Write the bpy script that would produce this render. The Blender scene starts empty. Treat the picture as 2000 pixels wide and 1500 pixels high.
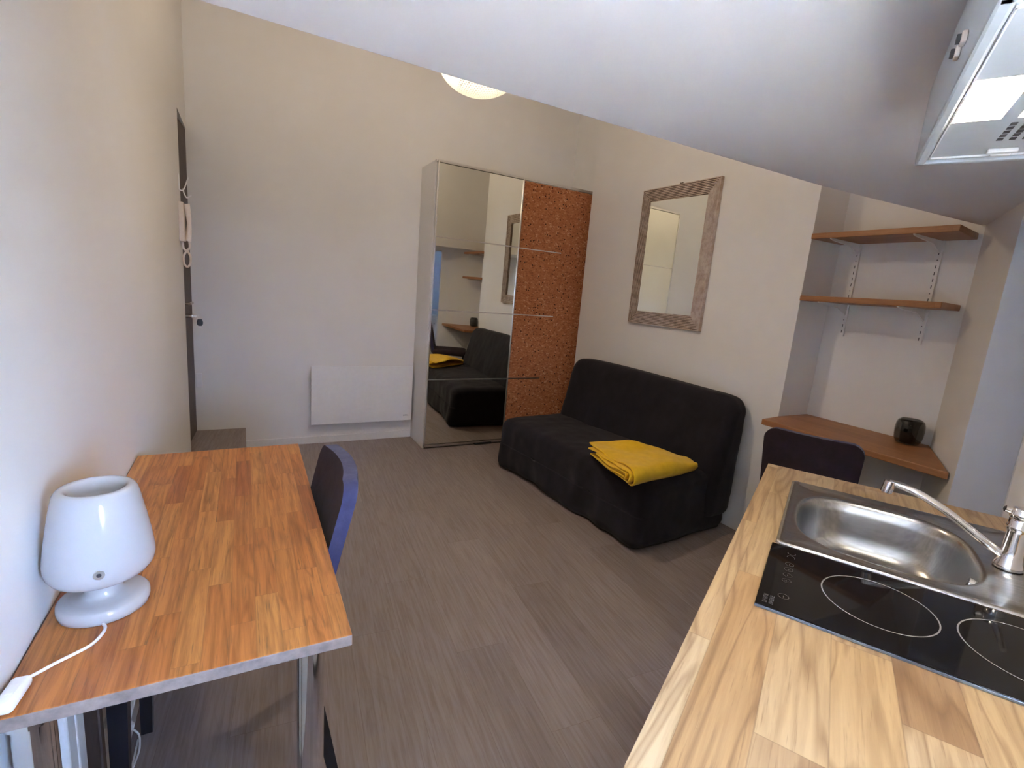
import bpy, bmesh, math, random
from mathutils import Vector, Matrix, noise
random.seed(7)
S = bpy.context.scene
C = S.collection
PI = math.pi
TH = 0.4939542            # the kitchen wall stands at 28.3 degrees to the rest of the room
cT, sT = math.cos(TH), math.sin(TH)
def AB(b, a, z=0.0): return Vector((b*cT - a*sT, b*sT + a*cT, z))

# ------------------------------------------------------------------ materials
class NT:
    def __init__(s, name):
        s.m = bpy.data.materials.new(name); s.m.use_nodes = True
        s.t = s.m.node_tree; s.t.nodes.clear()
        s.out = s.t.nodes.new('ShaderNodeOutputMaterial')
    def n(s, typ, **kw):
        nd = s.t.nodes.new(typ)
        for k, v in kw.items():
            if k == 'inp':
                for i, val in v.items(): 
                    if hasattr(val, 'is_output'): s.t.links.new(val, nd.inputs[i])
                    else: nd.inputs[i].default_value = val
            else: setattr(nd, k, v)
        return nd
    def math(s, op, a, b=0.0, c=0.0):
        return s.n('ShaderNodeMath', operation=op, inp={0: a, 1: b, 2: c}).outputs[0]
    def mix(s, f, a, b, typ='MIX'):
        nd = s.n('ShaderNodeMix', data_type='RGBA', blend_type=typ)
        for i, v in ((0, f), (6, a), (7, b)):
            if hasattr(v, 'is_output'): s.t.links.new(v, nd.inputs[i])
            else: nd.inputs[i].default_value = v
        return nd.outputs[2]
    def ramp(s, f, stops, interp='LINEAR'):
        nd = s.n('ShaderNodeValToRGB'); s.t.links.new(f, nd.inputs[0])
        cr = nd.color_ramp; cr.interpolation = interp
        while len(cr.elements) < len(stops): cr.elements.new(0.5)
        for e, (p, c) in zip(cr.elements, stops):
            e.position = p; e.color = c if len(c) == 4 else (*c, 1)
        return nd.outputs[0]
    def obj(s): return s.n('ShaderNodeTexCoord').outputs['Object']
    def mapping(s, v, scale=(1,1,1), loc=(0,0,0), rot=(0,0,0)):
        return s.n('ShaderNodeMapping', inp={0: v, 1: loc, 2: rot, 3: scale}).outputs[0]
    def noise(s, v, scale, detail=3.0, rough=0.55, dist=0.0):
        return s.n('ShaderNodeTexNoise', inp={'Vector': v, 'Scale': scale, 'Detail': detail, 'Roughness': rough, 'Distortion': dist}).outputs[0]
    def bsdf(s, col, rough=0.5, metal=0.0, bump=None, bstr=0.2, bdist=0.01, **kw):
        p = s.n('ShaderNodeBsdfPrincipled')
        for k, v in (('Base Color', col), ('Roughness', rough), ('Metallic', metal)):
            if hasattr(v, 'is_output'): s.t.links.new(v, p.inputs[k])
            else: p.inputs[k].default_value = (*v, 1) if isinstance(v, tuple) and len(v) == 3 else v
        for k, v in kw.items(): p.inputs[k.replace('_', ' ')].default_value = v
        if bump is not None:
            b = s.n('ShaderNodeBump', inp={'Strength': bstr, 'Distance': bdist, 'Height': bump})
            s.t.links.new(b.outputs[0], p.inputs['Normal'])
        s.t.links.new(p.outputs[0], s.out.inputs[0])
        return p

def plain(name, col, rough=0.5, metal=0.0, nscale=60.0, namp=0.06, bstr=0.06, **kw):
    m = NT(name); v = m.obj(); f = m.noise(v, nscale, 4)
    lo = tuple(x*(1-namp) for x in col); hi = tuple(min(1, x*(1+namp)) for x in col)
    c = m.ramp(f, [(0.3, lo), (0.7, hi)])
    m.bsdf(c, rough, metal, bump=f, bstr=bstr, bdist=0.002, **kw)
    return m.m

def staves(name, cols, w, L, rough=0.45, grain=1.0, axis='Y', rot=0.0, joint=0.6, rings=0.16, pores=0.25, spec=0.5):
    m = NT(name); v = m.obj()
    if rot: v = m.mapping(v, rot=(0, 0, rot))
    xyz = m.n('ShaderNodeSeparateXYZ', inp={0: v})
    x, y, z = xyz.outputs
    if axis == 'X': x, y = y, x
    u = m.math('DIVIDE', x, w); row = m.math('FLOOR', u)
    off = m.n('ShaderNodeTexWhiteNoise', noise_dimensions='1D', inp={'W': row}).outputs['Value']
    t = m.math('ADD', m.math('DIVIDE', y, L), m.math('MULTIPLY', off, 17.3)); col = m.math('FLOOR', t)
    cv = m.n('ShaderNodeCombineXYZ', inp={0: row, 1: col, 2: 3.0}).outputs[0]
    wn = m.n('ShaderNodeTexWhiteNoise', noise_dimensions='3D', inp={'Vector': cv})
    val, rc = wn.outputs['Value'], wn.outputs['Color']
    n = len(cols); base = m.ramp(val, [(i/max(1, n-1), c) for i, c in enumerate(cols)])
    shift = m.n('ShaderNodeVectorMath', operation='SCALE', inp={0: rc, 'Scale': 31.0}).outputs[0]
    def sh(sx, sy):
        cmb = m.n('ShaderNodeCombineXYZ', inp={0: m.math('MULTIPLY', x, sx), 1: m.math('MULTIPLY', y, sy), 2: m.math('MULTIPLY', z, sx)}).outputs[0]
        return m.n('ShaderNodeVectorMath', operation='ADD', inp={0: cmb, 1: shift}).outputs[0]
    g = m.noise(sh(90, 4.5), 1.0, 5, 0.6, 0.4)
    big = m.noise(sh(9, 1.1), 1.0, 2, 0.5, 0.8)
    band = m.math('PINGPONG', m.math('MULTIPLY', big, 14.0), 1.0)
    fine = m.noise(sh(260, 9), 1.0, 3, 0.7)
    c1 = m.mix(m.math('MULTIPLY', m.ramp(g, [(0.35, (1,1,1)), (0.62, (0,0,0))]), 0.42*grain), base, (0.35, 0.22, 0.13, 1), 'MULTIPLY')
    c1 = m.mix(m.math('MULTIPLY', m.ramp(band, [(0.0, (1,1,1)), (0.35, (0,0,0))]), rings), c1, (0.30, 0.17, 0.08, 1), 'MULTIPLY')
    c1 = m.mix(m.math('MULTIPLY', m.ramp(fine, [(0.30, (1,1,1)), (0.42, (0,0,0))]), pores), c1, (0.14, 0.07, 0.03, 1))
    fu = m.math('FRACT', u); ft = m.math('FRACT', t)
    e1 = m.math('MINIMUM', fu, m.math('SUBTRACT', 1.0, fu)); e2 = m.math('MINIMUM', ft, m.math('SUBTRACT', 1.0, ft))
    jm = m.math('MAXIMUM', m.math('LESS_THAN', e1, 0.0009/w), m.math('LESS_THAN', e2, 0.0009/L))
    c1 = m.mix(m.math('MULTIPLY', jm, joint), c1, (0.10, 0.055, 0.03, 1))
    m.bsdf(c1, rough, 0, bump=g, bstr=0.05, bdist=0.002, Specular_IOR_Level=spec)
    return m.m

def wall_paint(name, col):
    m = NT(name); v = m.obj(); f = m.noise(v, 160, 4, 0.6); b = m.noise(v, 2.2, 3)
    c = m.ramp(b, [(0.3, tuple(x*0.97 for x in col)), (0.7, col)])
    m.bsdf(c, 0.75, 0, bump=f, bstr=0.12, bdist=0.002, Specular_IOR_Level=0.25)
    return m.m

M = {}
M['wall'] = wall_paint('white wall paint', (0.76, 0.745, 0.725))
M['ceil'] = wall_paint('white ceiling paint', (0.80, 0.785, 0.775))
M['bath'] = wall_paint('bluish bathroom paint', (0.56, 0.60, 0.66))
M['floor'] = staves('grey brown laminate', [(0.259, 0.216, 0.205), (0.308, 0.26, 0.25), (0.281, 0.235, 0.224), (0.33, 0.28, 0.271)], 0.19, 1.25, rough=0.42, grain=0.75, rot=math.radians(5), joint=0.3, rings=0.10, pores=0.12, spec=0.35)
M['table'] = staves('oiled orange staves', [(0.451, 0.16, 0.04), (0.519, 0.202, 0.055), (0.48, 0.176, 0.046), (0.549, 0.227, 0.067), (0.333, 0.092, 0.028), (0.51, 0.197, 0.052), (0.588, 0.269, 0.081), (0.49, 0.185, 0.048), (0.539, 0.218, 0.061)], 0.0418, 0.30, rough=0.36, grain=1.5, joint=0.22, rings=0.34, pores=0.7)
M['oak'] = staves('pale oak worktop staves', [(0.45,0.300,0.148), (0.51,0.365,0.20), (0.41,0.250,0.115), (0.54,0.405,0.24), (0.34,0.210,0.108), (0.48,0.335,0.178), (0.44,0.27,0.12)], 0.078, 0.52, rough=0.42, grain=0.8, axis='X', joint=0.30, rings=0.46, pores=0.40)
M['shelf'] = staves('orange brown staves', [(0.30,0.125,0.040), (0.37,0.165,0.06), (0.33,0.14,0.05), (0.41,0.19,0.07)], 0.06, 0.55, rough=0.45, grain=0.7, joint=0.25, rings=0.12, pores=0.2)
M['endgrain'] = plain('raw pale wood edge', (0.235, 0.178, 0.150), 0.7, 0, 55, 0.25, 0.3)
M['white'] = plain('white lacquer', (0.78, 0.78, 0.77), 0.35, 0, 30, 0.02)
M['whitemat'] = plain('white powder coat', (0.74, 0.73, 0.72), 0.55, 0, 80, 0.03)
M['gloss'] = plain('glossy white opal glass', (0.44, 0.43, 0.43), 0.10, 0, 20, 0.01, 0.0)
M['plastic'] = plain('white plastic', (0.76, 0.76, 0.77), 0.35, 0, 40, 0.02)
M['cream'] = plain('cream plastic', (0.70, 0.62, 0.55), 0.4, 0, 40, 0.03)
M['hood'] = plain('white enamelled steel', (0.47, 0.51, 0.53), 0.35, 0, 30, 0.02)
M['alu'] = plain('brushed aluminium', (0.70, 0.69, 0.68), 0.28, 1, 90, 0.05)
M['chrome'] = plain('chrome', (0.80, 0.80, 0.81), 0.07, 1, 20, 0.02, 0.0)
M['black'] = plain('black plastic', (0.012, 0.012, 0.013), 0.4, 0, 40, 0.1)
M['darkgrey'] = plain('dark grey slot', (0.06, 0.06, 0.065), 0.6, 0, 40, 0.1)
M['blackwood'] = plain('black painted wood', (0.010, 0.010, 0.014), 0.45, 0, 60, 0.15)
M['door'] = plain('dark brown door', (0.060, 0.036, 0.026), 0.5, 0, 18, 0.25, 0.15)
M['brownboard'] = plain('brown board', (0.115, 0.080, 0.068), 0.55, 0, 14, 0.25, 0.15)
M['brass'] = plain('dull nickel', (0.55, 0.50, 0.44), 0.25, 1, 60, 0.05)
M['faint'] = plain('worn grey print', (0.085, 0.08, 0.085), 0.4, 0, 200, 0.3, 0.0)
M['symbol'] = plain('grey print', (0.23, 0.225, 0.23), 0.4, 0, 200, 0.2, 0.0)
M['ink'] = plain('dark blue grey print', (0.07, 0.08, 0.12), 0.5, 0, 100, 0.1, 0.0)
M['blueedge'] = plain('bevelled glass edge', (0.20, 0.25, 0.32), 0.12, 0.6, 40, 0.1, 0.0)
# steel
m = NT('brushed stainless steel'); v = m.obj(); f = m.noise(m.mapping(v, (300, 14, 60)), 1.0, 3)
m.bsdf(m.ramp(f, [(0.3, (0.40,0.39,0.38)), (0.7, (0.52,0.505,0.49))]), 0.25, 1.0, bump=f, bstr=0.03, bdist=0.001); M['steel'] = m.m
# hob glass
m = NT('black ceramic glass'); f = m.noise(m.obj(), 40, 2)
m.bsdf(m.ramp(f, [(0, (0.005,0.005,0.006)), (1, (0.008,0.007,0.008))]), 0.04, 0.0, Specular_IOR_Level=0.20); M['hob'] = m.m
# mirror
m = NT('mirror glass'); f = m.noise(m.obj(), 3, 2)
m.bsdf(m.ramp(f, [(0, (0.88,0.89,0.83)), (1, (0.90,0.91,0.85))]), 0.015, 1.0); M['mirror'] = m.m
# fabric
def fabric(name, c0, c1, sheen, wr=9.0, rough=0.9):
    m = NT(name); v = m.obj(); w = m.noise(v, 420, 3, 0.7); b = m.noise(v, wr, 4, 0.6, 0.3)
    c = m.mix(m.ramp(b, [(0.35, (0,0,0)), (0.7, (1,1,1))]), (*c0, 1), (*c1, 1))
    h = m.math('ADD', m.math('MULTIPLY', w, 0.25), b)
    m.bsdf(c, rough, 0, bump=h, bstr=0.28, bdist=0.01, Sheen_Weight=sheen, Sheen_Roughness=0.5, Specular_IOR_Level=0.2)
    return m.m
M['sofa'] = fabric('black cotton cover', (0.0100, 0.0088, 0.0125), (0.0145, 0.0128, 0.0182), 0.07)
M['velvet'] = fabric('dark purple brown velvet', (0.019, 0.010, 0.014), (0.030, 0.0165, 0.0225), 0.06, 14.0, 0.75)
M['litedge'] = fabric('velvet edge with painted blue daylight', (0.042, 0.041, 0.10), (0.065, 0.064, 0.14), 0.15, 30.0, 0.7)  # backrest edge faces: blue daylight on the velvet, put into the colour
M['yellow'] = fabric('yellow fleece', (0.74, 0.44, 0.010), (0.84, 0.53, 0.018), 0.15, 18.0)
# cork
m = NT('cork granulate'); v = m.obj()
vo = m.n('ShaderNodeTexVoronoi', inp={'Vector': m.mapping(v, (1, 1, 1.5)), 'Scale': 72.0, 'Randomness': 1.0})
sep = m.n('ShaderNodeSeparateColor', inp={0: vo.outputs['Color']}).outputs[0]
c = m.ramp(sep, [(0.0, (0.25,0.085,0.036)), (0.15, (0.36,0.130,0.053)), (0.6, (0.42,0.162,0.066)), (0.90, (0.47,0.195,0.083)), (0.97, (0.56,0.29,0.15)), (1.0, (0.60,0.33,0.18))])
sp = m.n('ShaderNodeTexVoronoi', inp={'Vector': v, 'Scale': 33.0, 'Randomness': 1.0})
sr = m.n('ShaderNodeSeparateColor', inp={0: sp.outputs['Color']}).outputs[1]
dk = m.math('MULTIPLY', m.math('LESS_THAN', sp.outputs['Distance'], m.math('MULTIPLY', sr, 0.22)), m.math('GREATER_THAN', sr, 0.80))
c = m.mix(dk, c, (0.045, 0.016, 0.010, 1))
m.bsdf(c, 0.85, 0, bump=sep, bstr=0.25, bdist=0.003, Specular_IOR_Level=0.2); M['cork'] = m.m
# whitewashed mirror frame
def washed(name, a, b):
    m = NT(name); v = m.obj(); f = m.noise(m.mapping(v, (22, 22, 22)), 1.0, 5, 0.65); g = m.noise(v, 220, 3)
    c = m.mix(m.ramp(f, [(0.38, (0,0,0)), (0.62, (1,1,1))]), (*a, 1), (*b, 1))
    m.bsdf(c, 0.7, 0, bump=g, bstr=0.3, bdist=0.002); return m.m
M['ridge'] = washed('whitewashed ridges', (0.44, 0.33, 0.265), (0.62, 0.53, 0.46))
M['groove'] = washed('bare grooves', (0.055, 0.032, 0.022), (0.16, 0.10, 0.07))
# emitters
def emit(name, col, s):
    m = NT(name); v = m.obj(); f = m.noise(v, 8, 2)
    e = m.n('ShaderNodeEmission', inp={0: m.ramp(f, [(0, tuple(x*0.97 for x in col)), (1, col)]), 1: s})
    m.t.links.new(e.outputs[0], m.out.inputs[0]); return m.m
M['hoodlight'] = emit('lit hood lamp cover', (1.0, 0.88, 0.70), 44.0)
# perforated lamp shade: holes let the bulb's light through, the metal glows
m = NT('lit perforated shade'); v = m.obj(); xyz = m.n('ShaderNodeSeparateXYZ', inp={0: v}); x, y, z = xyz.outputs
ang = m.math('ARCTAN2', y, x); k = 11.0
def cell(a, b):
    fa = m.math('SUBTRACT', m.math('FRACT', a), 0.5); fb = m.math('SUBTRACT', m.math('FRACT', b), 0.5)
    return m.math('ADD', m.math('MULTIPLY', fa, fa), m.math('MULTIPLY', fb, fb))
ua, ub = m.math('MULTIPLY', ang, 13.0), m.math('MULTIPLY', z, 92.0)
row = m.math('FLOOR', ub)
ua = m.math('ADD', ua, m.math('MULTIPLY', m.math('FRACT', m.math('MULTIPLY', row, 0.5)), 1.0))
hole = m.math('LESS_THAN', cell(ua, ub), 0.085)
zone = m.math('MULTIPLY', m.math('GREATER_THAN', z, -0.114), m.math('GREATER_THAN', m.math('SUBTRACT', m.math('MULTIPLY', x, 0.92), m.math('MULTIPLY', y, 0.39)), -0.095))
hole = m.math('MULTIPLY', hole, zone)
em = m.n('ShaderNodeEmission', inp={0: (1.0, 0.84, 0.55, 1), 1: 1.9}).outputs[0]
em2 = m.n('ShaderNodeEmission', inp={0: (1.0, 0.66, 0.32, 1), 1: 0.06}).outputs[0]
tr = m.n('ShaderNodeBsdfTransparent').outputs[0]
mrz = m.n('ShaderNodeMapRange', inp={0: z, 1: -0.09, 2: 0.06, 3: 0.86, 4: 0.20}).outputs[0]
sh1 = m.n('ShaderNodeMixShader', inp={0: mrz, 1: em, 2: tr}).outputs[0]
sh2 = m.n('ShaderNodeMixShader', inp={0: mrz, 1: em2, 2: tr}).outputs[0]
sh = m.n('ShaderNodeMixShader', inp={0: hole, 1: sh1, 2: sh2}).outputs[0]
m.t.links.new(sh, m.out.inputs[0]); M['shade'] = m.m
# clear panes and smoked glass: thin sheets
def pane(name, tint, gloss):
    m = NT(name); fc = m.n('ShaderNodeLayerWeight').outputs['Facing']; fr = m.math('ADD', 0.03, m.math('MULTIPLY', m.math('POWER', fc, 5.0), 0.8))
    f = m.noise(m.obj(), 4, 1); t = m.n('ShaderNodeBsdfTransparent', inp={0: m.ramp(f, [(0, tint), (1, tuple(min(1, c*1.02) for c in tint))])}).outputs[0]
    g = m.n('ShaderNodeBsdfGlossy', inp={0: (1,1,1,1), 1: 0.02}).outputs[0]
    mx = m.n('ShaderNodeMixShader', inp={0: m.math('MULTIPLY', fr, gloss), 1: t, 2: g}).outputs[0]
    m.t.links.new(mx, m.out.inputs[0]); return m.m
M['pane'] = pane('window glass', (0.96, 0.97, 0.97), 1.0)
M['smoke'] = pane('smoked clear glass', (0.40, 0.41, 0.41), 1.6)

# ------------------------------------------------------------------ mesh helpers
def obj(name, bm, mats, parent=None, smooth=False, loc=None, rot=None, angle=None):
    me = bpy.data.meshes.new(name)
    bmesh.ops.recalc_face_normals(bm, faces=bm.faces)
    bm.to_mesh(me); bm.free()
    for mt in (mats if isinstance(mats, (list, tuple)) else [mats]): me.materials.append(M[mt] if isinstance(mt, str) else mt)
    if smooth:
        for p in me.polygons: p.use_smooth = True
        if angle:
            try: me.set_sharp_from_angle(angle=math.radians(angle))
            except Exception: pass
    o = bpy.data.objects.new(name, me); C.objects.link(o)
    if loc is not None: o.location = loc
    if rot is not None: o.rotation_euler = rot
    if parent: o.parent = parent
    return o
def tag(o, label=None, cat=None, group=None, kind=None):
    for k, v in (('label', label), ('category', cat), ('group', group), ('kind', kind)):
        if v: o[k] = v
    return o
def thing(name, label, cat, loc=(0,0,0), rotz=0.0, group=None):
    o = bpy.data.objects.new(name, None); C.objects.link(o); o.location = loc; o.rotation_euler = (0, 0, rotz)
    o.empty_display_size = 0.1
    return tag(o, label, cat, group)
def box(bm, x0, x1, y0, y1, z0, z1, mi=0, bevel=0.0, segs=2):
    r = bmesh.ops.create_cube(bm, size=1.0); vs = r['verts']
    for v in vs: v.co = Vector(((x0+x1)/2 + v.co.x*(x1-x0), (y0+y1)/2 + v.co.y*(y1-y0), (z0+z1)/2 + v.co.z*(z1-z0)))
    fs = {f for v in vs for f in v.link_faces}
    for f in fs: f.material_index = mi
    if bevel:
        es = {e for v in vs for e in v.link_edges}
        bmesh.ops.bevel(bm, geom=list(es), offset=bevel, segments=segs, profile=0.5, affect='EDGES', material=-1)
    return vs
def bx(*a, **k):
    bm = bmesh.new(); box(bm, *a, **k); return bm
def prism(bm, pts, z0, z1, mi=0, bevel=0.0):
    vs0 = [bm.verts.new((p[0], p[1], z0)) for p in pts]; vs1 = [bm.verts.new((p[0], p[1], z1)) for p in pts]
    n = len(pts); fs = [bm.faces.new(vs0), bm.faces.new(vs1)]
    for i in range(n): fs.append(bm.faces.new((vs0[i], vs0[(i+1) % n], vs1[(i+1) % n], vs1[i])))
    for f in fs: f.material_index = mi
    if bevel:
        bmesh.ops.recalc_face_normals(bm, faces=fs)
        es = {e for f in fs for e in f.edges}
        bmesh.ops.bevel(bm, geom=list(es), offset=bevel, segments=2, profile=0.5, affect='EDGES', material=-1)
    return fs
def lathe(prof, n=48, bm=None, cx=0, cy=0, mi=0, capb=True, capt=True):
    bm = bm or bmesh.new(); rings = []
    for r, z in prof:
        rings.append([bm.verts.new((cx + r*math.cos(2*PI*i/n), cy + r*math.sin(2*PI*i/n), z)) for i in range(n)] if r > 1e-6 else [bm.verts.new((cx, cy, z))])
    for a, b in zip(rings, rings[1:]):
        for i in range(n):
            j = (i+1) % n
            if len(a) == 1 and len(b) == 1: continue
            f = bm.faces.new((a[0], b[j], b[i])) if len(a) == 1 else bm.faces.new((a[i], a[j], b[0])) if len(b) == 1 else bm.faces.new((a[i], a[j], b[j], b[i]))
            f.material_index = mi
    if capb and len(rings[0]) > 1: bm.faces.new(rings[0]).material_index = mi
    if capt and len(rings[-1]) > 1: bm.faces.new(rings[-1]).material_index = mi
    return bm
def catmull(pts, k=8):
    P = [Vector(p) for p in pts]; P = [2*P[0]-P[1]] + P + [2*P[-1]-P[-2]]; out = []
    for i in range(1, len(P)-2):
        a, b, c, d = P[i-1:i+3]
        for j in range(k):
            t = j/k
            out.append(0.5*((2*b) + (c-a)*t + (2*a-5*b+4*c-d)*t*t + (3*b-a-3*c+d)*t**3))
    out.append(P[-2]); return out
def tube(pts, r, n=12, bm=None, k=8, radii=None, flat=1.0, mi=0, curve=True):
    bm = bm or bmesh.new(); P = catmull(pts, k) if curve and len(pts) > 2 else [Vector(p) for p in pts]
    rings = []; up = Vector((0, 0, 1))
    for i, p in enumerate(P):
        t = (P[min(i+1, len(P)-1)] - P[max(i-1, 0)]).normalized()
        if i == 0:
            ref = up if abs(t.dot(up)) < 0.95 else Vector((1, 0, 0)); sx = t.cross(ref).normalized()
        else: sx = (sx - t*sx.dot(t)).normalized()
        sy = sx.cross(t).normalized()
        f = i/(len(P)-1)
        rr = r if radii is None else radii[0] + (radii[1]-radii[0])*f if len(radii) == 2 else radii[0] + (radii[1]-radii[0])*f*2 if f < .5 else radii[1] + (radii[2]-radii[1])*(f*2-1)
        rings.append([bm.verts.new(p + sx*math.cos(2*PI*j/n)*rr + sy*math.sin(2*PI*j/n)*rr*flat) for j in range(n)])
    fs = []
    for a, b in zip(rings, rings[1:]):
        for j in range(n): fs.append(bm.faces.new((a[j], a[(j+1) % n], b[(j+1) % n], b[j])))
    fs.append(bm.faces.new(rings[0])); fs.append(bm.faces.new(rings[-1]))
    for f in fs: f.material_index = mi
    return bm
def rbox(sx, sy, sz, r, cuts=(24, 24, 24), fn=None):
    """box with rounded edges on a fine grid; fn deforms each vertex afterwards"""
    bm = bmesh.new(); h = Vector((sx/2, sy/2, sz/2)); n = cuts; vd = {}
    def vert(i, j, k):
        key = (i, j, k)
        if key not in vd:
            p = Vector((h.x*(2*i/n[0]-1), h.y*(2*j/n[1]-1), h.z*(2*k/n[2]-1)))
            q = Vector([max(-h[a]+r, min(h[a]-r, p[a])) for a in range(3)])
            d = p - q
            if d.length > 1e-9: p = q + d.normalized()*r
            if fn: p = fn(p)
            vd[key] = bm.verts.new(p)
        return vd[key]
    for k in (0, n[2]):
        for i in range(n[0]):
            for j in range(n[1]): bm.faces.new((vert(i,j,k), vert(i+1,j,k), vert(i+1,j+1,k), vert(i,j+1,k)))
    for j in (0, n[1]):
        for i in range(n[0]):
            for k in range(n[2]): bm.faces.new((vert(i,j,k), vert(i+1,j,k), vert(i+1,j,k+1), vert(i,j,k+1)))
    for i in (0, n[0]):
        for j in range(n[1]):
            for k in range(n[2]): bm.faces.new((vert(i,j,k), vert(i,j+1,k), vert(i,j+1,k+1), vert(i,j,k+1)))
    return bm
def ring(bm, cx, cy, z, r, w, n=64, h=0.0004, mi=0, a0=0.0, a1=2*PI):
    full = abs(a1-a0-2*PI) < 1e-6; m_ = n if full else n+1; a = []; b = []
    for i in range(m_):
        t = a0 + (a1-a0)*i/n
        a.append(bm.verts.new((cx+(r-w/2)*math.cos(t), cy+(r-w/2)*math.sin(t), z+h))); b.append(bm.verts.new((cx+(r+w/2)*math.cos(t), cy+(r+w/2)*math.sin(t), z+h)))
    for i in range(n):
        j = (i+1) % m_
        bm.faces.new((a[i], b[i], b[j], a[j])).material_index = mi
def nz(p, s, o=0.0): return noise.noise(Vector((p[0]*s+o, p[1]*s+o*1.7, p[2]*s-o)))

# ------------------------------------------------------------------ the room
XL, YF, XS, XB = -0.33, 4.26, 2.768, 3.05          # left wall, far wall, sofa wall, alcove wall
ZL, ZH = 1.882, 3.30                                # low kitchen ceiling, high ceiling
AW = -0.503                                         # face of the kitchen wall
def struct(name, bm, mats, parent=None, **k):
    o = obj(name, bm, mats, parent, **k)
    if not parent: o['kind'] = 'structure'
    return o
struct('floor', bx(-0.6, 5.2, -2.9, 4.5, -0.10, 0.0), 'floor')
# left wall with the entrance opening against the far wall
bm = bmesh.new()
box(bm, XL-0.15, XL, -0.95, 3.735, 0, ZH); box(bm, XL-0.15, XL, 3.735, YF+0.02, 2.30, ZH); box(bm, XL-0.15, XL-0.08, 3.735, YF+0.02, 0, 2.30)
struct('wall_left', bm, 'wall')
struct('wall_far', bx(XL-0.15, 3.25, YF, YF+0.15, 0, ZH), 'wall')
bm = bmesh.new()
prism(bm, [(XS, 1.71), (3.25, 1.71), (3.25, YF), (2.866, YF), (2.866, 3.785), (XS, 3.785)], 0, ZH)
struct('wall_right', bm, 'wall')
struct('wall_alcove', bx(XB, 3.25, 0.75, 1.72, 0, ZH), 'wall')
# kitchen wall, at an angle, with a window and the bathroom doorway
WB0, WB1, WZ0, WZ1 = -0.06, 0.22, 0.93, 1.48
DB0, DB1, DZ = 1.95, 2.59, 1.845
bm = bmesh.new()
T = 0.16
for b0, b1, z0, z1 in ((-0.95, WB0, 0, ZL+.05), (WB0, WB1, 0, WZ0), (WB0, WB1, WZ1, ZL+.05), (WB1, DB0, 0, ZL+.05), (DB0, DB1, DZ, ZL+.05)):
    box(bm, b0, b1, AW-T, AW, z0, z1)
prism(bm, [(DB1, AW), (DB1, AW-T), (3.45, AW-T), (3.45, AW)], 0, ZL+.05)
struct('wall_kitchen', bm, 'wall', rot=(0, 0, TH))
# ceiling: high over the room, dropping to a low one over the kitchen (slightly wavy plaster edge)
EDGE = [(XL-0.15, 1.199), (0.42, 1.198), (1.05, 1.193), (1.90, 1.182), (2.185, 1.161), (2.56, 1.127), (3.058, 1.086), (3.24, 1.075)]
bm = bmesh.new()
low = EDGE + [tuple(AB(3.36, AW-T)[:2]), tuple(AB(-0.76, AW-T)[:2]), (XL-0.15, -0.90)]
fs = prism(bm, low, ZL, ZH+0.1)
struct('ceiling', bm, 'ceil')
struct('ceiling_main', bx(XL-0.15, 3.25, 1.0, YF+0.15, ZH, ZH+0.1), 'ceil')
# raised step of the same laminate in front of the entrance door
struct('floor_step', bx(XL-0.06, -0.008, 3.52, YF, 0, 0.165), 'floor')
bm = bmesh.new()
box(bm, -0.008, 1.33, YF-0.012, YF, 0, 0.062, bevel=0.003); struct('baseboard_far', bm, 'whitemat')
bm = bmesh.new(); box(bm, XL, XL+0.012, -0.60, 3.52, 0, 0.062, bevel=0.003); struct('baseboard_left', bm, 'whitemat')

# entrance door, recessed in the left wall
d = thing('door_1', None, None); d['kind'] = 'structure'
bm = bmesh.new(); prism(bm, [(XL-0.034, 3.737), (XL-0.004, YF-0.001), (XL-0.050, YF-0.001), (XL-0.078, 3.737)], 0.167, 2.298)
obj('door_leaf', bm, 'door', d)
bm = bmesh.new(); tube([(XL-0.03, 3.85, 1.147), (XL+0.018, 3.85, 1.147)], 0.009, bm=bm); tube([(XL+0.014, 3.845, 1.147), (XL+0.020, 3.97, 1.146)], 0.0095, bm=bm)
box(bm, XL-0.036, XL-0.028, 3.83, 3.87, 1.02, 1.20, bevel=0.002); obj('handle', bm, 'brass', d, smooth=True, angle=40)
bm = bmesh.new(); tube([(XL-0.035, 3.85, 1.067), (XL+0.022, 3.85, 1.067)], 0.013, bm=bm); obj('lock_cylinder', bm, 'brass', d, smooth=True, angle=40)
bm = bmesh.new(); box(bm, XL-0.030, XL-0.012, YF-0.02, YF-0.002, 1.98, 2.10); obj('hinge', bm, 'alu', d)

# bathroom beyond the doorway
bm = bmesh.new()
box(bm, 1.10, 1.20, -2.25, AW-T, 0, 2.3); box(bm, 3.25, 3.35, -2.25, AW-T, 0, 2.3)
for b0, b1, z0, z1 in ((1.1, 2.88, 0, 2.3), (3.06, 3.35, 0, 2.3), (2.88, 3.06, 0, 1.25), (2.88, 3.06, 1.60, 2.3)): box(bm, b0, b1, -2.25, -2.15, z0, z1)
box(bm, 1.1, 3.35, -2.25, AW-T, 2.2, 2.3); box(bm, 1.1, 3.35, AW-T-0.01, AW-T, ZL+.05, 2.3)
struct('wall_bathroom', bm, 'bath', rot=(0, 0, TH))
d = thing('door_2', None, None, rotz=TH); d['kind'] = 'structure'
for x0, x1 in ((DB1-0.004, DB1+0.03), (DB0-0.03, DB0+0.004)): obj('door_jamb', bx(x0, x1, AW-T-0.05, AW-T-0.001, 0, DZ, bevel=0.004), 'whitemat', d)
obj('door_head', bx(DB0-0.03, DB1+0.03, AW-T-0.05, AW-T-0.001, DZ-0.004, DZ+0.03, bevel=0.004), 'whitemat', d)
obj('door_leaf', bx(DB1+0.004, DB1+0.042, AW-T-0.74, AW-T-0.055, 0.01, DZ-0.02, bevel=0.003), 'whitemat', d)

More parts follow.
